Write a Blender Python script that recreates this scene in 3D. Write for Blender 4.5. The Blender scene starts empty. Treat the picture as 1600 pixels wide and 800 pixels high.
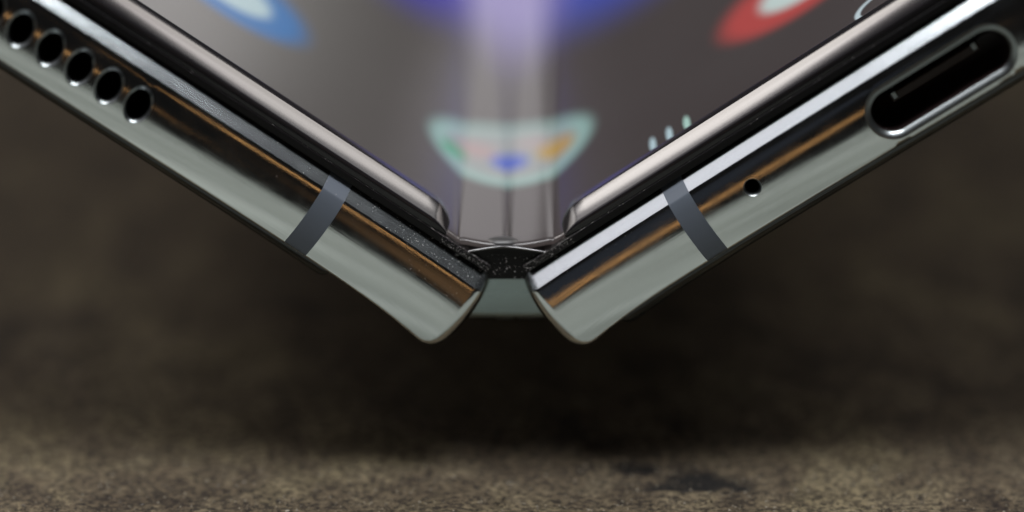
import bpy, bmesh, math, random
from mathutils import Vector, geometry
random.seed(7)
sc = bpy.context.scene
# ---------------------------------------------------------------- camera, world, lamps, exposure
K = 0.00068                      # one modelling unit in metres
ZB = -6.35                       # height of the phone's lowest edge below the hinge line (units)
GAP = 13.0                       # thickness of the block the phone lies on (units)
GZ = ZB - GAP                    # table height in hinge coordinates
def W(x, y, z):                  # hinge coordinates (units) -> world metres, table at z = 0
    return Vector((x*K, y*K, (z-GZ)*K))
PITCH = math.radians(22.0); DIST = 215.87
cam_d = bpy.data.cameras.new('camera'); cam = bpy.data.objects.new('camera', cam_d)
sc.collection.objects.link(cam); sc.camera = cam
cam.location = W(0.46, -199.296, 82.991)
cam.rotation_euler = (math.radians(90)-PITCH, 0, 0)
cam_d.lens = 85; cam_d.sensor_width = 36; cam_d.clip_start = 0.005; cam_d.clip_end = 20
cam_d.dof.use_dof = True; cam_d.dof.focus_distance = (DIST-1.2)*K; cam_d.dof.aperture_fstop = 9
sc.render.resolution_x = 1024; sc.render.resolution_y = 512
sc.view_settings.view_transform = 'Standard'; sc.view_settings.look = 'None'
sc.view_settings.exposure = 0.0; sc.view_settings.gamma = 1.0

world = bpy.data.worlds.new('World'); sc.world = world; world.use_nodes = True
bg = world.node_tree.nodes['Background']; bg.inputs[0].default_value = (0.62, 0.60, 0.60, 1); bg.inputs[1].default_value = 0.010

TARGET = W(0, 0, 0); WR = 36
def area(name, direction, dist, sx, sy, radiance, col, roll=0.0):
    l = bpy.data.lights.new(name, 'AREA'); l.shape = 'RECTANGLE'; l.size = sx; l.size_y = sy
    l.energy = radiance*math.pi*sx*sy; l.color = col
    o = bpy.data.objects.new(name, l); sc.collection.objects.link(o)
    d = Vector(direction).normalized(); o.location = TARGET + d*dist
    q = (-d).to_track_quat('-Z', 'Y'); o.rotation_euler = q.to_euler()
    if roll: o.rotation_euler.rotate_axis('Z', roll)
    return o
area('softbox_left', (-0.71, -0.15, 0.69), 0.60, 0.20, 0.24, 1.1, (1.0, 0.93, 0.98))
for sx in (-1, 1):
    area('softbox_side', (sx*0.58, 0.52, 0.68), 0.62, 0.20, 0.16, 11.5 if sx < 0 else 7.0, (1.0, 0.93, 0.88))
area('softbox_left_back', (-0.68, 0.34, 0.64), 0.60, 0.26, 0.22, 3.6, (1.0, 0.95, 0.95))
area('softbox_right_back', (0.69, 0.34, 0.64), 0.60, 0.26, 0.22, 2.6, (1.0, 0.96, 0.95))
for sx in (-1, 1):
    area('front_lamp', (sx*0.20, -0.13, 0.97), 0.22, 0.07, 0.06, 24.0, (0.98, 0.98, 1.0))
area('softbox_far', (0.05, 0.93, 0.36), 0.90, 0.34, 0.30, 0.9, (1.0, 0.96, 0.97))
area('warm_tube', (0.456, -0.846, 0.275), 0.80, 0.36, 0.013, 1.9, (1.0, 0.50, 0.18))
area('warm_tube', (-0.227, -0.972, -0.030), 0.80, 0.36, 0.012, 1.7, (1.0, 0.50, 0.18))
area('cool_glow', (-0.40, -0.90, 0.14), 0.80, 0.40, 0.22, 0.022, (0.65, 0.75, 1.0))
area('warm_glow', (0.36, -0.93, 0.06), 0.80, 0.30, 0.14, 0.09, (1.0, 0.52, 0.22), roll=math.radians(WR))

# ---------------------------------------------------------------- node helpers
def new_mat(name):
    m = bpy.data.materials.new(name); m.use_nodes = True
    return m, m.node_tree, m.node_tree.nodes['Principled BSDF']
def pset(b, **kw):
    for k, v in kw.items():
        n = {'base': 'Base Color', 'metal': 'Metallic', 'rough': 'Roughness', 'ior': 'IOR', 'spec': 'Specular IOR Level',
             'coat': 'Coat Weight', 'coatr': 'Coat Roughness', 'em': 'Emission Color', 'ems': 'Emission Strength', 'aniso': 'Anisotropic'}[k]
        b.inputs[n].default_value = v if not isinstance(v, tuple) else (*v, 1)
def N(t, typ, **props):
    n = t.nodes.new(typ)
    for k, v in props.items(): setattr(n, k, v)
    return n
def noise(t, vec, scale, detail=4, rough=0.55, dist=0.0):
    n = N(t, 'ShaderNodeTexNoise'); n.inputs['Scale'].default_value = scale
    n.inputs['Detail'].default_value = detail; n.inputs['Roughness'].default_value = rough
    n.inputs['Distortion'].default_value = dist
    if vec is not None: t.links.new(vec, n.inputs['Vector'])
    return n.outputs['Fac']
def mapping(t, vec, scale=(1, 1, 1), loc=(0, 0, 0)):
    m = N(t, 'ShaderNodeMapping'); m.inputs['Scale'].default_value = scale; m.inputs['Location'].default_value = loc
    t.links.new(vec, m.inputs['Vector']); return m.outputs['Vector']
def ramp(t, fac, stops):
    r = N(t, 'ShaderNodeValToRGB'); cr = r.color_ramp
    while len(cr.elements) < len(stops): cr.elements.new(0.5)
    for e, (p, c) in zip(cr.elements, stops):
        e.position = p; e.color = (c, c, c, 1) if not isinstance(c, tuple) else (*c, 1)
    t.links.new(fac, r.inputs['Fac']); return r.outputs['Color']
def math_n(t, op, a, b=None, c=None, clamp=False):
    n = N(t, 'ShaderNodeMath', operation=op); n.use_clamp = clamp
    for i, v in enumerate((a, b, c)):
        if v is None: continue
        if isinstance(v, (int, float)): n.inputs[i].default_value = v
        else: t.links.new(v, n.inputs[i])
    return n.outputs[0]
def mixc(t, fac, a, b):
    n = N(t, 'ShaderNodeMix', data_type='RGBA')
    for sock, v in ((n.inputs[0], fac), (n.inputs[6], a), (n.inputs[7], b)):
        if isinstance(v, tuple): sock.default_value = (*v, 1)
        elif isinstance(v, (int, float)): sock.default_value = v
        else: t.links.new(v, sock)
    return n.outputs[2]
def bump(t, b, height, strength, dist):
    n = N(t, 'ShaderNodeBump'); n.inputs['Strength'].default_value = strength; n.inputs['Distance'].default_value = dist
    t.links.new(height, n.inputs['Height']); t.links.new(n.outputs['Normal'], b.inputs['Normal'])
def uvn(t):
    return N(t, 'ShaderNodeUVMap').outputs['UV']   # uv carries (along edge, across edge) in units

# ---------------------------------------------------------------- materials
def metal(name, base, rough, streak=0.12, grain=0.0):
    m, t, b = new_mat(name); pset(b, base=base, metal=1.0, rough=rough)
    uv = uvn(t)
    s1 = noise(t, mapping(t, uv, (0.02, 1.3, 1)), 1.0, 4, 0.6)
    s2 = noise(t, mapping(t, uv, (0.06, 7.0, 1)), 1.0, 3, 0.6)
    mixs = math_n(t, 'ADD', math_n(t, 'MULTIPLY', s1, 0.65), math_n(t, 'MULTIPLY', s2, 0.35))
    sm = ramp(t, noise(t, mapping(t, uv, (0.22, 0.45, 1)), 1.0, 5, 0.6, 0.6), [(0.46, 0.0), (0.66, 1.0)])
    r = math_n(t, 'ADD', math_n(t, 'MULTIPLY_ADD', mixs, streak*2, rough-streak, clamp=True), math_n(t, 'MULTIPLY', sm, 0.02 if grain else 0.06))
    t.links.new(r, b.inputs['Roughness'])
    h = mixs
    if grain:
        g = noise(t, mapping(t, uv, (1, 1, 1)), 9.0, 2, 0.7)
        sx_ = N(t, 'ShaderNodeSeparateXYZ'); t.links.new(uv, sx_.inputs[0])       # blasting is coarser next to the hinge
        k = math_n(t, 'MULTIPLY_ADD', math_n(t, 'SUBTRACT', 1.0, math_n(t, 'DIVIDE', sx_.outputs[0], 14.0), clamp=True), grain*1.5, grain*0.22)
        h = math_n(t, 'ADD', math_n(t, 'MULTIPLY', mixs, 0.2), math_n(t, 'MULTIPLY', g, k))
    bump(t, b, h, 0.35, 0.00006 if grain else 0.00002)
    return m
M_FRAME = metal('polished_frame_metal', (0.74, 0.78, 0.78), 0.10, 0.05)
M_CHAMFER = metal('grained_chamfer_metal', (0.63, 0.69, 0.71), 0.22, 0.05, grain=0.30)
M_SPINE = metal('hinge_cover_metal', (0.36, 0.43, 0.43), 0.28)
M_RIM, t, b = new_mat('bright_rim_metal'); pset(b, base=(0.29, 0.32, 0.325), metal=1.0, rough=0.34)
M_HOLE, t, b = new_mat('hole_black'); pset(b, base=(0.006, 0.006, 0.007), rough=0.5, spec=0.2)
M_PORT, t, b = new_mat('port_brown_black'); pset(b, base=(0.018, 0.009, 0.009), rough=0.5)
M_BAND, t, b = new_mat('antenna_plastic'); pset(b, base=(0.100, 0.118, 0.145), rough=0.45)
bump(t, b, noise(t, mapping(t, uvn(t), (1, 1, 1)), 14, 2), 0.15, 0.00002)
M_BEZEL, t, b = new_mat('bezel_gloss_plastic'); pset(b, base=(0.012, 0.011, 0.012), rough=0.15, ior=1.48)
rn = noise(t, mapping(t, uvn(t), (0.05, 3, 1)), 1.0, 4)
t.links.new(math_n(t, 'MULTIPLY_ADD', rn, 0.12, 0.08), b.inputs['Roughness'])
M_BLACK, t, b = new_mat('hinge_black_plastic'); pset(b, base=(0.005, 0.0045, 0.005), rough=0.3, spec=0.2)
bump(t, b, noise(t, uvn(t), 6, 3), 0.1, 0.00002)
M_LIP, t, b = new_mat('lip_gloss'); pset(b, base=(0.03, 0.03, 0.03), rough=0.12, ior=2.0)
M_NUB, t, b = new_mat('nub_satin'); pset(b, base=(0.03, 0.03, 0.03), rough=0.38)
M_GLASS, t, b = new_mat('back_glass'); pset(b, base=(0.010, 0.014, 0.014), rough=0.08, coat=0.5)
M_DUST, t, b = new_mat('dust_grey'); pset(b, base=(0.62, 0.60, 0.58), rough=0.8)
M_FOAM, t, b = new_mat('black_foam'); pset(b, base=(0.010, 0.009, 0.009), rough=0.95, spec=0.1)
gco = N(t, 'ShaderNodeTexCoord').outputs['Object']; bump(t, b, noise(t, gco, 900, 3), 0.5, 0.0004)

# screen: flat print of what the display shows over a painted grey reflection, uv = (arc length from crease, distance from front), units
M_SCREEN, t, b = new_mat('display_glass'); pset(b, base=(0.01, 0.01, 0.011), rough=0.13, ior=1.5)
uv = uvn(t); sep = N(t, 'ShaderNodeSeparateXYZ'); t.links.new(uv, sep.inputs[0]); SX, SY = sep.outputs[0], sep.outputs[1]
def blob(cx, cy, rx, ry, soft):
    dx = math_n(t, 'DIVIDE', math_n(t, 'SUBTRACT', SX, cx), rx); dy = math_n(t, 'DIVIDE', math_n(t, 'SUBTRACT', SY, cy), ry)
    d = math_n(t, 'SQRT', math_n(t, 'ADD', math_n(t, 'MULTIPLY', dx, dx), math_n(t, 'MULTIPLY', dy, dy)))
    mr = N(t, 'ShaderNodeMapRange', interpolation_type='SMOOTHSTEP'); t.links.new(d, mr.inputs[0])
    mr.inputs[1].default_value = 1+soft; mr.inputs[2].default_value = 1-soft
    mr.inputs[3].default_value = 0; mr.inputs[4].default_value = 1
    return mr.outputs[0]
def ring(cx, cy, rx, ry, inner, soft):
    return math_n(t, 'SUBTRACT', blob(cx, cy, rx, ry, soft), blob(cx, cy, rx*inner, ry*inner, soft), clamp=True)
w1 = noise(t, mapping(t, uv, (0.02, 0.02, 1)), 1.0, 2)
col = mixc(t, w1, (0.036, 0.026, 0.025), (0.072, 0.062, 0.060))  # grey-brown tint of the reflected surroundings, painted as emission
col = mixc(t, blob(-62, 45, 38, 75, 0.9), col, (0.20, 0.195, 0.18))        # pale reflection of the surroundings on the left half, painted into the emission
col = mixc(t, blob(-15, 100, 15, 36, 0.3), col, (0.060, 0.050, 0.40))
col = mixc(t, blob(17, 100, 19, 40, 0.3), col, (0.050, 0.075, 0.42))
col = mixc(t, blob(1, 104, 7, 42, 0.4), col, (0.22, 0.18, 0.42))
ccx, ccy, cr = 0.4, 26.6, 8.9
col = mixc(t, blob(ccx, ccy, cr, cr, 0.10), col, (0.25, 0.40, 0.37))
col = mixc(t, blob(ccx, ccy, cr*0.78, cr*0.78, 0.14), col, (0.26, 0.28, 0.28))
col = mixc(t, blob(-3.2, 27, 2.2, 2.2, 0.3), col, (0.36, 0.25, 0.25))
col = mixc(t, blob(-5.6, 24.6, 1.5, 1.7, 0.3), col, (0.05, 0.30, 0.14))
col = mixc(t, blob(0.2, 24.5, 1.9, 2.3, 0.25), col, (0.03, 0.08, 0.45))
col = mixc(t, blob(5.0, 26.0, 2.1, 2.4, 0.3), col, (0.42, 0.26, 0.05))
col = mixc(t, blob(2.6, 29.5, 1.8, 1.8, 0.3), col, (0.34, 0.28, 0.28))
col = mixc(t, blob(-32.3, 28.5, 8.8, 8.5, 0.2), col, (0.040, 0.16, 0.40))
col = mixc(t, blob(-32.6, 28.5, 5.2, 5.0, 0.15), col, (0.42, 0.55, 0.58))
col = mixc(t, blob(33.0, 28.0, 8.4, 8.0, 0.2), col, (0.42, 0.060, 0.055))
col = mixc(t, blob(34.0, 28.2, 5.0, 4.8, 0.15), col, (0.52, 0.62, 0.60))
for cxn, c in ((15.4, (0.42, 0.55, 0.60)), (17.2, (0.42, 0.55, 0.60)), (19.1, (0.38, 0.58, 0.52))):
    col = mixc(t, blob(cxn, 10.4, 0.34, 1.95, 0.15), col, c)
col = mixc(t, ring(39.9, 9.8, 2.9, 2.7, 0.80, 0.05), col, (0.50, 0.60, 0.64))
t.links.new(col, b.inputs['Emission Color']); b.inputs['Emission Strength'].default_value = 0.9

# table: mottled worn board
M_TABLE, t, b = new_mat('worn_table'); pset(b, rough=0.78, spec=0.3)
gc = N(t, 'ShaderNodeTexCoord').outputs['Object']
big = noise(t, mapping(t, gc, (1, 0.7, 1)), 75, 5, 0.65, 0.6)
mid = noise(t, mapping(t, gc, (1, 0.8, 1)), 260, 6, 0.68, 0.3)
fin = noise(t, mapping(t, gc, (0.8, 1.25, 1)), 2900, 5, 0.8)
c1 = ramp(t, big, [(0.36, (0.055, 0.038, 0.030)), (0.5, (0.165, 0.132, 0.098)), (0.62, (0.300, 0.262, 0.175))])
c2 = ramp(t, mid, [(0.30, (0.030, 0.022, 0.018)), (0.48, (0.18, 0.150, 0.105)), (0.70, (0.42, 0.37, 0.27))])
c3 = ramp(t, fin, [(0.40, (0.03, 0.022, 0.018)), (0.49, (0.50, 0.46, 0.40)), (0.57, (1.25, 1.18, 0.98))])
cc = mixc(t, 0.5, c1, c2)
mul = N(t, 'ShaderNodeMix', data_type='RGBA', blend_type='MULTIPLY'); mul.inputs[0].default_value = 0.95
t.links.new(cc, mul.inputs[6]); t.links.new(c3, mul.inputs[7])
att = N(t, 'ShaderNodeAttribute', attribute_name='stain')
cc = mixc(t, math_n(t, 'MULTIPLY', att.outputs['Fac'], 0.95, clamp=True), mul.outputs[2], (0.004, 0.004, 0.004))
cc = mixc(t, 0.32, cc, (0.004, 0.0035, 0.0035)); t.links.new(cc, b.inputs['Base Color'])
hh = math_n(t, 'ADD', math_n(t, 'MULTIPLY', mid, 1.0), math_n(t, 'MULTIPLY', fin, 0.35))
bump(t, b, hh, 0.9, 0.0005)

# ---------------------------------------------------------------- mesh building
def make(name, verts, faces, mats, parent=None, normals=None, uvs=None, fmat=None, smooth=True, origin=None):
    """verts in hinge units; one mesh object; children of the phone keep their data relative to the phone's base"""
    off = Vector((0, 0, ZB)) if parent is not None else Vector((0, 0, GZ))
    me = bpy.data.meshes.new(name)
    me.from_pydata([tuple((Vector(v)-off)*K) for v in verts], [], faces)
    for m in mats: me.materials.append(m)
    if fmat:
        for p, i in zip(me.polygons, fmat): p.material_index = i
    me.polygons.foreach_set('use_smooth', [smooth]*len(me.polygons))
    if uvs:
        l = me.uv_layers.new(name='UVMap')
        for lp in me.loops: l.data[lp.index].uv = uvs[lp.vertex_index]
    me.update()
    if normals: me.normals_split_custom_set_from_vertices([tuple(n) for n in normals])
    o = bpy.data.objects.new(name, me); sc.collection.objects.link(o)
    if parent is not None: o.parent = parent
    return o
def orient(verts, faces, ok):
    """flip faces whose normal disagrees with ok(center)->direction"""
    out = []
    for f in faces:
        a, b_, c = (Vector(verts[f[i]]) for i in (0, 1, 2))
        n = (b_-a).cross(c-a)
        ce = sum((Vector(verts[i]) for i in f), Vector())/len(f)
        out.append(f if n.dot(ok(ce)) >= 0 else tuple(reversed(f)))
    return out

TH = {-1: math.radians(35.2), 1: math.radians(34.35)}
L = 235.0; UW = 90.0; T = 7.5
def H(s, u, v, w):
    c, k = math.cos(TH[s]), math.sin(TH[s])
    u -= 0.42*math.exp(-max(u, 0)/1.3)
    if v < 0:
        u -= 0.30*math.sin(math.pi*min(-v/5.5, 1))*math.exp(-max(u, 0)/1.5)
        v *= 1+0.19*math.exp(-max(u, 0)/5.5)+(0.0017*max(0, min(u, 60)) if s > 0 else 0)
    return Vector((s*(1.55+u*c-v*k), w, u*k+v*c))
def HN(s, nu, nv, nw):
    c, k = math.cos(TH[s]), math.sin(TH[s])
    return Vector((s*(nu*c-nv*k), nw, nu*k+nv*c)).normalized()

# frame profile: angle of the outer face against v
PTS = [(-T, -7), (-6.2, -3), (-4.1, 5.5), (-2.4, 15), (-1.55, 24), (-1.42, 30), (-1.30, 49), (-0.16, 53), (-0.10, 74), (0, 78)]
def theta(v):
    for (a, x), (c, y) in zip(PTS, PTS[1:]):
        if v <= c: return math.radians(x+(y-x)*max(0, (v-a))/(c-a))
    return math.radians(78)
STEP = 0.02; NT = int(T/STEP)+1
_w = [0.0]
for i in range(NT): _w.append(_w[-1]+math.tan(theta(-T+(i+0.5)*STEP))*STEP)
_m = min(_w)
def fprof(v):
    x = min(max((v+T)/STEP, 0), NT-1e-6); i = int(x); return _w[i]+(_w[i+1]-_w[i])*(x-i)-_m
RC = 2.2
def sd(u, v):
    """distance inside the outline (rounded at the lower hinge corner)"""
    if u < RC and v < -T+RC:
        return RC-math.hypot(RC-u, (-T+RC)-v)
    return min(u+0.0, v+T)
FR = 0.95
def fw(u, v):
    w = fprof(v)
    if u < RC and v < -T+RC: c_ = (RC-u)/max(1e-6, math.hypot(RC-u, -T+RC-v))
    else: c_ = 1.0 if u < v+T else 0.0
    r = 0.28+(FR-0.28)*c_*c_
    d = min(max(sd(u, v), 0.0), r)
    w += r-math.sqrt(max(0, r*r-(r-d)**2))
    if u > UW-7: w += 7-math.sqrt(max(0.0, 49-(u-UW+7)**2))
    return w
def fnorm(s, u, v):
    e = 0.02
    u = min(u, UW-0.25); d = sd(u, v)
    if d < 0.03:                      # keep off the vertical tangent
        cu, cv = (RC, -T+RC) if (u < RC and v < -T+RC) else (u+1 if u < v+T else u, v if u < v+T else v+1)
        q = math.hypot(cu-u, cv-v) or 1; u += (cu-u)/q*(0.03-d); v += (cv-v)/q*(0.03-d)
    vl = min(v, -0.02-e)
    du = (fw(u+e, vl)-fw(max(u-e, 0), vl))/(e+min(e, u)); dv = (fw(u, vl+e)-fw(u, vl-e))/(2*e)
    return HN(s, du, dv, -1.0)

def capsule(cx, cy, hu, hv, n=40, tilt=0.0):
    """stadium outline with half sizes hu, hv"""
    r = min(hu, hv); pts = []
    for i in range(n):
        a = 2*math.pi*i/n; x, y = r*math.cos(a), r*math.sin(a)
        x += math.copysign(hu-r, x) if hu > r else 0; y += math.copysign(hv-r, y) if hv > r else 0
        pts.append((cx+x+y*tilt, cy+y))
    return pts
def inside(p, loop):
    x, y = p; c = False
    for (x1, y1), (x2, y2) in zip(loop, loop[1:]+loop[:1]):
        if (y1 > y) != (y2 > y) and x < (x2-x1)*(y-y1)/(y2-y1)+x1: c = not c
    return c

def outline():
    pts = [(0.0, 0.0)]
    for v in [-0.1, -0.16, -0.4, -0.7, -1.0, -1.3, -1.42, -1.55]+[-1.55-0.25*i for i in range(1, 17)]:
        if v > -T+RC: pts.append((0, v))
    for i in range(0, 15):
        a = math.radians(180+90*i/14); pts.append((RC+RC*math.cos(a), -T+RC+RC*math.sin(a)))
    us = [2.25, 2.7]+[3.3+1.7*i for i in range(47)]+[84, 85, 86, 87, 88, 88.8, 89.4, 89.8, 90]
    for u in us: pts.append((u, -T))
    for v in [-6.9, -6, -5, -4.1, -3, -2, -1.42, -1.3, -0.7, -0.16]: pts.append((UW, v))
    for u in reversed([0.05, 0.1, 0.17, 0.26, 0.36, 0.48, 0.62, 0.75, 1.0, 1.3, 1.6, 2.0]+us): pts.append((u, 0.0))
    return pts
def front_mesh(s, holes):
    out = outline(); P = [Vector(p) for p in out]; E = [(i, (i+1) % len(out)) for i in range(len(out))]
    for h in holes:
        b0 = len(P); P += [Vector(p) for p in h]; E += [(b0+i, b0+(i+1) % len(h)) for i in range(len(h))]
    vs = [-0.05, -0.10, -0.16, -0.45, -0.75, -1.05, -1.30, -1.34, -1.38, -1.42, -1.55]
    v = -1.55
    while v > -T+0.8: v -= 0.17; vs.append(v)
    vs += [-T+x for x in (0.62, 0.48, 0.36, 0.26, 0.17, 0.10, 0.05)]
    us = [0.05, 0.1, 0.17, 0.26, 0.36, 0.48, 0.62, 0.75, 1.0, 1.3, 1.6, 2.0, 2.25, 2.7]+[3.3+1.7*i for i in range(47)]+[84, 85, 86, 87, 88, 88.8, 89.4, 89.8]
    for u in us:
        for v in vs:
            if sd(u, v) > 0.03 and u < UW-0.1: P.append(Vector((u, v)))
    for i in range(1, 14):                        # rings that follow the rounded corner
        a = math.radians(180+90*i/14)
        for q in (0.06, 0.14, 0.24, 0.36, 0.5, 0.65):
            P.append(Vector((RC+(RC-q)*math.cos(a), -T+RC+(RC-q)*math.sin(a))))
    vo, eo, fo, *_ = geometry.delaunay_2d_cdt(P, E, [], 0, 1e-4)
    faces = []
    for f in fo:
        c = (sum(vo[i].x for i in f)/len(f), sum(vo[i].y for i in f)/len(f))
        if inside(c, out) and not any(inside(c, h) for h in holes): faces.append(tuple(f))
    V = [H(s, p.x, p.y, fw(p.x, p.y)) for p in vo]
    NN = [fnorm(s, p.x, p.y) for p in vo]
    UV = [(p.x, p.y) for p in vo]
    fm = [1 if sum(vo[i].y for i in f)/len(f) > -1.32 else 0 for f in faces]
    faces = orient(V, faces, lambda c: Vector((0, -1, 0)))
    return V, faces, NN, UV, fm, out
def frame(s, holes):
    V, F, NN, UV, fm, out = front_mesh(s, holes)
    # side walls back to the far end
    b0 = len(V); n = len(out); seg = []
    for i in range(n):
        (u1, v1), (u2, v2) = out[i], out[(i+1) % n]
        nu, nv = (v2-v1), -(u2-u1)
        q = math.hypot(nu, nv); nu, nv = nu/q, nv/q
        if inside(((u1+u2)/2+nu*0.01, (v1+v2)/2+nv*0.01), out): nu, nv = -nu, -nv
        def crn(u, v):
            if u < RC+1e-4 and v < -T+RC+1e-4 and nu < -1e-3 and nv < -1e-3:
                return HN(s, u-RC, v+T-RC, 0)
            return HN(s, nu, nv, 0)
        k = len(V)
        endw = lambda u: L-(7-math.sqrt(max(0.0, 49-max(0.0, u-UW+7)**2)))
        V += [H(s, u1, v1, fw(u1, v1)), H(s, u2, v2, fw(u2, v2)), H(s, u2, v2, endw(u2)), H(s, u1, v1, endw(u1))]
        NN += [crn(u1, v1), crn(u2, v2), crn(u2, v2), crn(u1, v1)]
        UV += [(0, u1+v1), (0, u2+v2), (L, u2+v2), (L, u1+v1)]
        F.append((k, k+1, k+2, k+3)); fm.append(0)
        a, b_, c = V[k], V[k+1], V[k+2]
        if (b_-a).cross(c-a).dot(NN[k]) < 0: F[-1] = (k+3, k+2, k+1, k)
    # far end
    k = len(V)
    for (u, v) in out: V.append(H(s, u, v, endw(u))); NN.append(Vector((0, 1, 0))); UV.append((u, v))
    f = tuple(range(k, k+n)); F.append(orient(V, [f], lambda c: Vector((0, 1, 0)))[0]); fm.append(0)
    return make('frame', V, F, [M_FRAME, M_CHAMFER], phone, NN, UV, fm)

def recess(name, s, loop, centre, rim, rim_d, depth, mats=None, scale_v=None):
    """rim chamfer then a deep well, following a hole loop cut in the frame"""
    n = len(loop); V = []; F = []; fm = []
    cx, cy = centre
    def inset(p, d):
        dx, dy = p[0]-cx, p[1]-cy
        # inset towards the stadium's axis
        ax = max(-scale_v[0], min(scale_v[0], dx)); ay = max(-scale_v[1], min(scale_v[1], dy))
        rx, ry = dx-ax, dy-ay; q = math.hypot(rx, ry)
        return (cx+ax+rx*(q-d)/q, cy+ay+ry*(q-d)/q)
    L0 = loop; L1 = [inset(p, rim*0.25) for p in loop]; L2 = [inset(p, rim*0.75) for p in loop]; L3 = [inset(p, rim) for p in loop]
    base = fw(cx, cy)
    for lp, dw in ((L0, 0.0), (L1, 0.03), (L2, rim_d*0.55), (L3, rim_d), (L3, rim_d+0.01), (L3, depth)):
        for p in lp: V.append(H(s, p[0], p[1], (fw(p[0], p[1]) if dw < 0.05 else base)+dw if dw < rim_d*0.5 else base+dw))
    for r in range(5):
        if r == 3: continue
        for i in range(n):
            j = (i+1) % n; F.append((r*n+i, r*n+j, (r+1)*n+j, (r+1)*n+i)); fm.append(0 if r < 3 else 1)
    F.append(tuple(range(5*n, 6*n))); fm.append(1)
    cen = H(s, cx, cy, 0)
    def ok(c): d = Vector((cen.x-c.x, -1.0, cen.z-c.z)); return d
    F = orient(V, F, ok)
    return make(name, V, F, [M_RIM, mats or M_HOLE], phone, None, [(v[0], v[2]) for v in V], fm)

# ---------------------------------------------------------------- the phone
phone = bpy.data.objects.new('folding_phone', None); sc.collection.objects.link(phone)
phone.location = W(0, 0, ZB); phone.empty_display_size = 0.01
phone['label'] = 'half-open folding phone in polished silver metal, its creased inner screen lit'
phone['category'] = 'phone'

hole_c = [(34.42+2.955*i, -4.02) for i in range(0, 7)]
lh = [[(cx+1.22*math.cos(a)+0.12*math.sin(a), cy+1.74*math.sin(a)) for a in [2*math.pi*i/40 for i in range(40)]] for cx, cy in hole_c]
mic = capsule(21.61, -3.80, 0.80, 0.80, 30)
UC = (40.2, -4.65)
port = capsule(UC[0], UC[1], 7.2, 2.42, 72)
frame(-1, lh)
frame(1, [mic, port])
for (cx, cy), lp in zip(hole_c, lh):
    recess('speaker_hole', -1, lp, (cx, cy), 0.24, 0.26, 4.0, None, (0.0, 0.58))
recess('microphone_hole', 1, mic, (21.61, -3.80), 0.17, 0.5, 4.0, None, (0.0, 0.0))
cp = recess('charging_port', 1, port, UC, 0.58, 0.5, 5.0, M_PORT, (4.7, 0.0))
# tongue of the port
def box_uvw(s, u0, u1, v0, v1, w0, w1):
    V = [H(s, u, v, w) for w in (w0, w1) for v in (v0, v1) for u in (u0, u1)]
    F = [(0, 1, 3, 2), (4, 6, 7, 5), (0, 4, 5, 1), (2, 3, 7, 6), (0, 2, 6, 4), (1, 5, 7, 3)]
    c0 = sum(V, Vector())/8
    return V, orient(V, F, lambda c: c-c0)
def bevel_obj(o, w, seg=2):
    m = o.modifiers.new('bevel', 'BEVEL'); m.width = w*K; m.segments = seg; m.limit_method = 'ANGLE'
M_TONGUE, t, b = new_mat('port_tongue'); pset(b, base=(0.030, 0.018, 0.015), rough=0.5)
V, F = box_uvw(1, UC[0]-4.4, UC[0]+4.4, UC[1]-0.15, UC[1]+0.65, 2.4, 4.9)
o = make('port_tongue', V, F, [M_TONGUE], cp, smooth=False); bevel_obj(o, 0.12)
for dx in (-4.0, 4.0):
    V, F = box_uvw(1, UC[0]+dx-0.22, UC[0]+dx+0.22, UC[1]+0.1, UC[1]+0.75, 2.3, 3.6)
    o = make('port_contact', V, F, [M_RIM], cp, smooth=False); bevel_obj(o, 0.06)

# antenna bands: plastic inlay following the profile, 0.02 proud
def band(s, u0, u1):
    vs = [0.0, -0.05, -0.10, -0.16, -0.5, -0.9, -1.30, -1.36, -1.42, -1.55]
    v = -1.55
    while v > -T+0.4: v -= 0.17; vs.append(v)
    vs += [-T+0.15, -T]
    us = [u0, u0+0.06, (u0+u1)/2, u1-0.06, u1]
    V, NN, UV, F = [], [], [], []
    for v in vs:
        shift = 0.45*(1-((v+T/2)/(T/2))**2)*(-1)          # slight bow
        for k, u in enumerate(us):
            uu = u+shift*0.3
            V.append(H(s, uu, v, fw(uu, v)-(0.02 if 0 < k < 4 else -0.02))); NN.append(fnorm(s, uu, v)); UV.append((uu, v))
    for i in range(len(vs)-1):
        for k in range(4): F.append((i*5+k, i*5+k+1, (i+1)*5+k+1, (i+1)*5+k))
    F = orient(V, F, lambda c: Vector((0, -1, 0)))
    # skirt so that the inlay has depth
    n0 = len(V)
    for i, v in enumerate(vs):
        for k in (0, 4): V.append(V[i*5+k]+Vector((0, 0.6, 0))); NN.append(HN(s, -1 if k == 0 else 1, 0, 0)); UV.append((0, v))
    for i in range(len(vs)-1):
        F.append((i*5, (i+1)*5, n0+2*(i+1), n0+2*i)); F.append((i*5+4, n0+2*i+1, n0+2*(i+1)+1, (i+1)*5+4))
    o = make('antenna_band', V, F, [M_BAND], phone, NN, UV)
    o['label'] = 'matte grey antenna band across the polished frame'
band(-1, 14.75, 17.1); band(1, 14.55, 16.75)

# black ledge plates on top of each half
def slab(name, s, u0, u1, v0, v1, w0, w1, mat, bev=0.1):
    V, F = box_uvw(s, u0, u1, v0, v1, w0, w1)
    o = make(name, V, F, [mat], phone, smooth=True, uvs=[(v.x, v.z*2+v.y*0.3) for v in V]); bevel_obj(o, bev, 3)
    o.data.set_sharp_from_angle(angle=math.radians(60)) if hasattr(o.data, 'set_sharp_from_angle') else None
    return o
for s in (-1, 1): slab('inner_ledge', s, 0.55, UW-1.2, -0.05, 0.62, 1.72, L-2, M_BLACK, 0.09)

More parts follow.
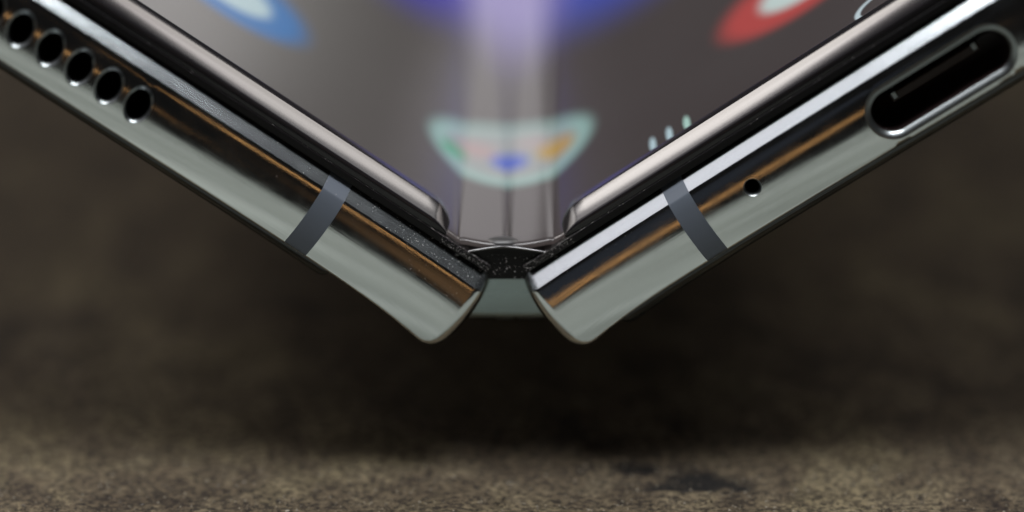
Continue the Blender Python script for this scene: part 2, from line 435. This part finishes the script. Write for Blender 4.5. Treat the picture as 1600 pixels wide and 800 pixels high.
# bezel strips: profile (across, height) swept along an axis
def bez_profile():
    p = [(0.0, 0.0), (0.0, 0.3), (0.0, 0.6), (0.02, 0.7), (0.05, 0.77)]
    x, h, st_ = 0.10, 0.84, 12                                 # front shoulder: a long, slightly crowned facet
    for i in range(st_+1):
        p.append((x, h)); a = math.radians(58+14*i/st_); x += 2.2/st_; h += 2.2/st_/math.tan(a)*0.87
    p += [ (2.62, 1.50), (2.75, 1.50), (4.3, 1.42), (4.75, 1.30), (4.95, 1.05), (5.0, 0.7), (5.0, 0.0)]
    return p
BP = bez_profile()
def bezel(s, a0, a1, place, taper0=True, taper1=True):
    """place(along, across, height) -> point"""
    st = [a0, a0+0.12, a0+0.35, a0+0.75, a0+1.2, a0+1.6, a0+2.0, a0+3]
    xs = a0+3
    while xs < a1-6: xs += 4; st.append(xs)
    st += [a1-1.5, a1-0.6, a1]
    V, F, UV = [], [], []; n = len(BP)
    for a in st:
        e = min(1.0, (a-a0)/2.3) if taper0 else 1.0
        sc_ = 0.42+0.58*math.sin(e*math.pi/2)**0.9
        ins = 0.5*(1-math.sin(e*math.pi/2)) if taper0 else 0
        for (x, h) in BP:
            V.append(place(a, x*(1-ins/5)+ins*0.6, h*sc_)); UV.append((a, x+h))
    m = len(st)
    for i in range(m-1):
        for k in range(n-1): F.append((i*n+k, i*n+k+1, (i+1)*n+k+1, (i+1)*n+k))
    mid = sum(V, Vector())/len(V)
    ax = place(a0+10, 2.5, 0.3)-place(a0, 2.5, 0.3); ax.normalize(); pc = place(a0, 2.5, 0.3)
    F = orient(V, F, lambda c: (c-pc)-ax*((c-pc).dot(ax)))
    F += orient(V, [tuple(range(n))], lambda c: -ax) + orient(V, [tuple(range((m-1)*n, m*n))], lambda c: ax)
    o = make('bezel', V, F, [M_BEZEL], phone, None, UV)
    for p in o.data.polygons:
        if len(p.vertices) > 4: p.use_smooth = False
    return o
V0 = 0.55
for s in (-1, 1):
    b0 = 5.3 if s == -1 else 5.0
    bezel(s, b0, UW-2, lambda a, x, h, s=s: H(s, a, V0+h, 1.95+x))
    bezel(s, b0, UW-2, lambda a, x, h, s=s: H(s, a, V0+h, L-2.2-x))
    bezel(s, 6.98, L-7.25, lambda a, x, h, s=s: H(s, UW-1.6-x, V0+h, a), taper0=False)

# flexible screen
def screen():
    prof = []
    mid = []
    XM = 4.5
    for i in range(-90, 91):
        x = XM*i/90
        z = 2.50+0.80*(abs(x)/XM)**1.7-0.20*math.exp(-(x/0.26)**2)-0.11*math.exp(-((abs(x)-XM+0.3)/0.30)**2)
        mid.append((x, z))
    vs = 0.98
    left, right = [], []
    for s, lst in ((-1, left), (1, right)):
        # u where the panel meets x = +-XM
        u0 = (XM-1.55+vs*math.sin(TH[s]))/math.cos(TH[s])
        for u in [u0+0.25, u0+0.6, u0+1.5, 8, 12, 20, 30, 40, 50, 60, 70, 80, UW-3]:
            p = H(s, u, vs, 0); lst.append((p.x, p.z))
    for s, lst in ((-1, left), (1, right)):
        pass
    zl = H(-1, (XM-1.55+vs*math.sin(TH[-1]))/math.cos(TH[-1]), vs, 0).z
    dz = zl-(2.50+0.80)
    mid = [(x, z+dz*(abs(x)/XM)**2) for x, z in mid]
    prof = list(reversed(left))+mid+right
    arc = [0.0]
    for a, c in zip(prof, prof[1:]): arc.append(arc[-1]+math.hypot(c[0]-a[0], c[1]-a[1]))
    ci = min(range(len(prof)), key=lambda i: abs(prof[i][0])); arc = [a-arc[ci] for a in arc]
    ws = [2.55, 2.6, 2.75, 3.2, 5]+[10+10*i for i in range(22)]+[L-4]
    V, F, UV = [], [], []
    n = len(prof)
    for j, w in enumerate(ws):
        drop = {0: 0.22, 1: 0.1, 2: 0.02}.get(j, 0)
        for (x, z), a in zip(prof, arc):
            wav = 0.05*math.sin(w*0.08+0.6)*math.exp(-(x/2.5)**2)
            V.append(Vector((x, w, z-drop+wav))); UV.append((a, w))
    for j in range(len(ws)-1):
        for i in range(n-1): F.append((j*n+i, j*n+i+1, (j+1)*n+i+1, (j+1)*n+i))
    k = len(V)
    F = orient(V, F, lambda c: Vector((0, 0, 1)))
    # thickness: front edge and underside
    for (x, z), a in zip(prof, arc): V.append(Vector((x, 2.55, z-0.5))); UV.append((a, 0))
    for (x, z), a in zip(prof, arc): V.append(Vector((x, L-4, z-0.5))); UV.append((a, 0))
    for i in range(n-1):
        F += orient(V, [(i, i+1, k+i+1, k+i)], lambda c: Vector((0, -1, 0)))
        F += orient(V, [(k+i, k+i+1, k+n+i+1, k+n+i)], lambda c: Vector((0, 0, -1)))
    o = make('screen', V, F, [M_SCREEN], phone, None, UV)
    o['label'] = 'flexible inner screen showing blurred app icons and navigation marks, creased at the hinge'
screen()

# generic prism in the x-z plane with a rounded front edge
def prism(name, loop, w0, w1, mat, rnd=0.0, steps=4, parent=None):
    n = len(loop); cx = sum(p[0] for p in loop)/n; cz = sum(p[1] for p in loop)/n
    V, F, UV = [], [], []; rings = []
    def off(d):
        out = []
        for i in range(n):
            a, b_, c = loop[i-1], loop[i], loop[(i+1) % n]
            tx, tz = c[0]-a[0], c[1]-a[1]; q = math.hypot(tx, tz) or 1
            nx, nz = tz/q, -tx/q
            if (b_[0]-cx)*nx+(b_[1]-cz)*nz < 0: nx, nz = -nx, -nz
            out.append((b_[0]-nx*d, b_[1]-nz*d))
        return out
    if rnd:
        for i in range(steps+1):
            a = math.pi/2*i/steps; rings.append((off(rnd*(1-math.sin(a))), w0+rnd*(1-math.cos(a))))
    else: rings.append((loop, w0))
    rings.append((loop, w1))
    for lp, w in rings:
        for x, z in lp: V.append(Vector((x, w, z))); UV.append((x, z))
    for r in range(len(rings)-1):
        for i in range(n): F.append((r*n+i, r*n+(i+1) % n, (r+1)*n+(i+1) % n, (r+1)*n+i))
    F = orient(V, F, lambda c: Vector((c.x-cx, -0.3, c.z-cz)))
    F += orient(V, [tuple(range(n))], lambda c: Vector((0, -1, 0)))
    F += orient(V, [tuple(range(len(V)-n, len(V)))], lambda c: Vector((0, 1, 0)))
    o = make(name, V, F, [mat], parent or phone, None, UV)
    o.data.set_sharp_from_angle(angle=math.radians(50))
    return o
# hinge cover (spine) between the halves
sp = [(-4.6, -0.72), (4.6, -0.72)]
for i in range(0, 25):
    a = math.radians(0-180*i/24); sp.append((5.0*math.copysign(abs(math.cos(a))**0.35, math.cos(a)), -2.0-3.9*abs(math.sin(a))**0.35))
prism('hinge_cover', sp, 4.6, L-5, M_SPINE, 0.9, 6)
# hinge end plate
hp = []
for i in range(0, 21):
    x = -5.3+10.2*i/20; q = (x+0.2)/5.1; hp.append((x, 2.43-0.85*q*q+0.12*math.exp(-((x+0.4)/1.3)**2)))
hp += [(4.4, 1.2), (2.1, -0.72), (-2.1, -0.72), (-4.8, 1.2)]
prism('hinge_end_plate', hp, 2.25, 4.4, M_BLACK, 0.12, 3)
# shiny lip along the plate's top
def tube(name, pts, r, mat, parent, seg=10):
    V, F, UV = [], [], []
    for i, p in enumerate(pts):
        d = (Vector(pts[min(i+1, len(pts)-1)])-Vector(pts[max(i-1, 0)])).normalized()
        a = d.cross(Vector((0, 1, 0))).normalized(); b_ = d.cross(a)
        for k in range(seg):
            an = 2*math.pi*k/seg; V.append(Vector(p)+a*r*math.cos(an)+b_*r*math.sin(an)); UV.append((i, k))
    for i in range(len(pts)-1):
        for k in range(seg): F.append((i*seg+k, i*seg+(k+1) % seg, (i+1)*seg+(k+1) % seg, (i+1)*seg+k))
    F += [tuple(range(seg)), tuple(range(len(V)-seg, len(V)))]
    bm = bmesh.new()
    o = make(name, V, F, [mat], parent, None, UV)
    bm.from_mesh(o.data); bmesh.ops.recalc_face_normals(bm, faces=bm.faces); bm.to_mesh(o.data); bm.free()
    return o
tube('hinge_lip', [(x, 2.12, z-0.06) for x, z in hp[1:20]], 0.13, M_LIP, phone)
# small raised nub on the crease
def dome(name, c, r, mat):
    V, F = [], []; n, m = 24, 9
    for j in range(m):
        b_ = math.pi/2*j/(m-1)
        for i in range(n):
            a = 2*math.pi*i/n; V.append(Vector((c[0]+r[0]*math.cos(a)*math.cos(b_), c[1]+r[1]*math.sin(a)*math.cos(b_), c[2]+r[2]*math.sin(b_))))
    for j in range(m-1):
        for i in range(n): F.append((j*n+i, j*n+(i+1) % n, (j+1)*n+(i+1) % n, (j+1)*n+i))
    F = orient(V, F, lambda p: p-Vector(c)+Vector((0, 0, 0.01)))
    return make(name, V, F, [mat], phone, None, [(v.x, v.y) for v in V])
dome('hinge_nub', (-0.4, 3.4, 2.38), (1.55, 0.9, 0.55), M_NUB)

# back glass on the outer faces
def back_glass(s, u0):
    V, F, UV, NN = [], [], [], []
    prof = []
    ed = [(-T+0.03, 0.75)]+[(-T-1.25*math.sin(math.radians(a)), 0.75+1.2*(1-math.cos(math.radians(a)))) for a in (8, 20, 35, 50, 65, 80, 90)]+[(-T-1.25, 6)]
    loop = ed + [(v, L-w) for v, w in reversed(ed)]
    us = [u0, u0+0.1, u0+0.4, u0+0.9]+[u0+5+8*i for i in range(10)]+[UW-2.5, UW-1.8, UW-1.5]
    n = len(loop)
    for u in us:
        e = min(1, (u-u0)/0.9, (UW-1.5-u)/1.0); k = 0.35+0.65*math.sqrt(max(0, 1-(1-e)**2))
        for v, w in loop: V.append(H(s, u, -T+(v+T)*k if v < -T else v, w)); UV.append((u, w))
    for i in range(len(us)-1):
        for j in range(n): F.append((i*n+j, i*n+(j+1) % n, (i+1)*n+(j+1) % n, (i+1)*n+j))
    F += [tuple(range(n)), tuple(range(len(V)-n, len(V)))]
    o = make('back_glass', V, F, [M_GLASS], phone, None, UV)
    bm = bmesh.new(); bm.from_mesh(o.data); bmesh.ops.recalc_face_normals(bm, faces=bm.faces); bm.to_mesh(o.data); bm.free()
    o.data.set_sharp_from_angle(angle=math.radians(40))
back_glass(-1, 12.0); back_glass(1, 5.0)

# dust specks: tiny crumbs on the ledges, plate and chamfers
V, F = [], []
def speck(p, r):
    k = len(V)
    for d in ((1, 0, -.4), (-.6, .8, -.4), (-.5, -.8, -.3), (0, 0, .9)):
        V.append(Vector(p)+Vector(d)*r*random.uniform(0.6, 1.3))
    F.extend([(k, k+1, k+2), (k, k+3, k+1), (k+1, k+3, k+2), (k+2, k+3, k)])
for s in (-1, 1):
    for i in range(110):
        u = 0.6+abs(random.gauss(0, 3.2)); w = random.uniform(1.75, 2.1 if u > 5 else 3.0)
        speck(H(s, u, 0.63, w), random.choice((0.018, 0.025, 0.03, 0.05)))
    for i in range(120):
        u = random.uniform(0.6, 5.5); speck(H(s, u, random.uniform(0.05, 0.6), 1.71), random.choice((0.018, 0.025, 0.04)))
    for i in range(60):
        u = abs(random.gauss(0, 22)); speck(H(s, u, 0.63, random.uniform(1.75, 1.95)), random.choice((0.02, 0.03, 0.05)))
for i in range(170):                                 # left chamfer, thinning away from the hinge
    u = 0.8+abs(random.gauss(0, 8)); v = -random.uniform(0.1, 1.35)
    speck(H(-1, u, v, fw(u, v)), random.choice((0.02, 0.025, 0.035, 0.05)))
for i in range(60):
    u = 0.8+abs(random.gauss(0, 9)); v = -random.uniform(1.4, 4.0); speck(H(-1, u, v, fw(u, v)), random.choice((0.015, 0.02, 0.03)))
for i in range(25):
    u = random.uniform(1, 14); v = -random.uniform(1.4, 3.2); speck(H(1, u, v, fw(u, v)), random.choice((0.015, 0.02, 0.03)))
for i in range(90):
    x = random.gauss(0.1, 1.7); z = random.uniform(-0.6, 1.7)
    if abs(x) < 2.0+z*1.1: speck((x, 2.24, z), random.choice((0.018, 0.025, 0.035, 0.055)))
d = make('dust', V, F, [M_DUST], phone, smooth=False); d['kind'] = 'stuff'

# ---------------------------------------------------------------- what it lies on
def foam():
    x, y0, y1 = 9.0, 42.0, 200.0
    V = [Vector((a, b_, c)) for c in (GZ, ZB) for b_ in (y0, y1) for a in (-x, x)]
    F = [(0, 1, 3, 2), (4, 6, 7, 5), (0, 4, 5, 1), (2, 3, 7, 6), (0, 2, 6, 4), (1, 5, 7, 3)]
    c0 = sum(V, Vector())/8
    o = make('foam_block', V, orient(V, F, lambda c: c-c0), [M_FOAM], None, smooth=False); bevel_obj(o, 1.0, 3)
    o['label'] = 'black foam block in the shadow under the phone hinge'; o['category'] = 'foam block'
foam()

# table top sheet, finer near the phone, with two dark gouges
def table():
    xs = [-900, -600, -400, -250, -150, -100, -75]+[-60+1.0*i for i in range(121)]+[75, 100, 150, 250, 400, 600, 900]
    ys = [-132, -100, -60, -40, -30]+[-22+0.8*i for i in range(65)]+[34, 40, 50, 65, 85, 110, 150, 220, 350, 600, 1200]
    import mathutils.noise as mn
    V, F, st = [], [], []
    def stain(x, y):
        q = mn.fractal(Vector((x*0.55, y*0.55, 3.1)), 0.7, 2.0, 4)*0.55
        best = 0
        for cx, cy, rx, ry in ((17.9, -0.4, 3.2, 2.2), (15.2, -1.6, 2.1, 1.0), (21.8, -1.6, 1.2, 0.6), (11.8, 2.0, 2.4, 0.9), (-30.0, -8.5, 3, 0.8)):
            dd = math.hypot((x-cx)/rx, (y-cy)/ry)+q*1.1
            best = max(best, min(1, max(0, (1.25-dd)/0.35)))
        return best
    def fine(lo, hi, st_): return lo, hi, st_
    n = len(xs)
    for y in ys:
        for x in xs:
            near = max(0.0, 1-max(0, abs(x)-60)/60)*max(0.0, 1-max(0, y-30)/40)*(1 if y > -60 else 0)
            z = (mn.fractal(Vector((x*0.22, y*0.22, 0.5)), 0.8, 2.0, 4)*0.22 + mn.noise(Vector((x*0.9, y*0.9, 7)))*0.07)*near
            s_ = stain(x, y); st.append(s_); V.append(Vector((x, y, GZ+z-0.35*s_-0.28)))
    for j in range(len(ys)-1):
        for i in range(n-1): F.append((j*n+i, j*n+i+1, (j+1)*n+i+1, (j+1)*n+i))
    # edge and underside give it thickness
    o = make('table_surface', V, orient(V, F, lambda c: Vector((0, 0, 1))), [M_TABLE], None)
    at = o.data.attributes.new('stain', 'FLOAT', 'POINT')
    for i, v in enumerate(st): at.data[i].value = v
    sol = o.modifiers.new('solid', 'SOLIDIFY'); sol.thickness = 0.02; sol.offset = -1
    o['kind'] = 'structure'
table()
sc.cycles.max_bounces = 8

# added grey-green reflector card on the near table, unseen, brightens the polished frame
def mat():
    M, t, b = new_mat('grey_green_reflector'); pset(b, rough=0.85)
    g = N(t, 'ShaderNodeTexCoord').outputs['Object']
    t.links.new(ramp(t, noise(t, mapping(t, g, (0.3, 6, 1)), 30, 4, 0.65), [(0.38, (0.085, 0.092, 0.078)), (0.5, (0.175, 0.188, 0.166)), (0.62, (0.290, 0.308, 0.280))]), b.inputs['Base Color'])
    bump(t, b, noise(t, g, 1500, 3), 0.4, 0.0003)
    V = [Vector((a, b_, GZ+c)) for c in (-0.2, 0.75) for b_ in (-131, -15) for a in (-150, 150)]
    F = [(0, 1, 3, 2), (4, 6, 7, 5), (0, 4, 5, 1), (2, 3, 7, 6), (0, 2, 6, 4), (1, 5, 7, 3)]
    c0 = sum(V, Vector())/8
    o = make('reflector_card', V, orient(V, F, lambda c: c-c0), [M], None, smooth=False); bevel_obj(o, 0.3, 3)
    o['kind'] = 'structure'
mat()

def grit():
    V, F = [], []
    for i in range(2600):
        x = random.uniform(-52, 52); y = -9+abs(random.gauss(0, 9)); q = random.choice((0.05, 0.06, 0.08, 0.1, 0.16))
        k = len(V)
        for d in ((1, 0, 0), (-.5, .8, 0), (-.6, -.8, 0), (0, 0, .8)):
            V.append(Vector((x, y, GZ-0.22))+Vector(d)*q*random.uniform(0.5, 1.4))
        F.extend([(k, k+3, k+1), (k+1, k+3, k+2), (k+2, k+3, k), (k, k+1, k+2)])
    M, t, b = new_mat('grit_tan'); g = N(t, 'ShaderNodeTexCoord').outputs['Object']
    t.links.new(ramp(t, noise(t, g, 700, 1), [(0.35, (0.02, 0.016, 0.013)), (0.5, (0.16, 0.135, 0.10)), (0.65, (0.42, 0.38, 0.30))]), b.inputs['Base Color'])
    o = make('grit', V, F, [M], None, smooth=False); o['kind'] = 'stuff'
grit()
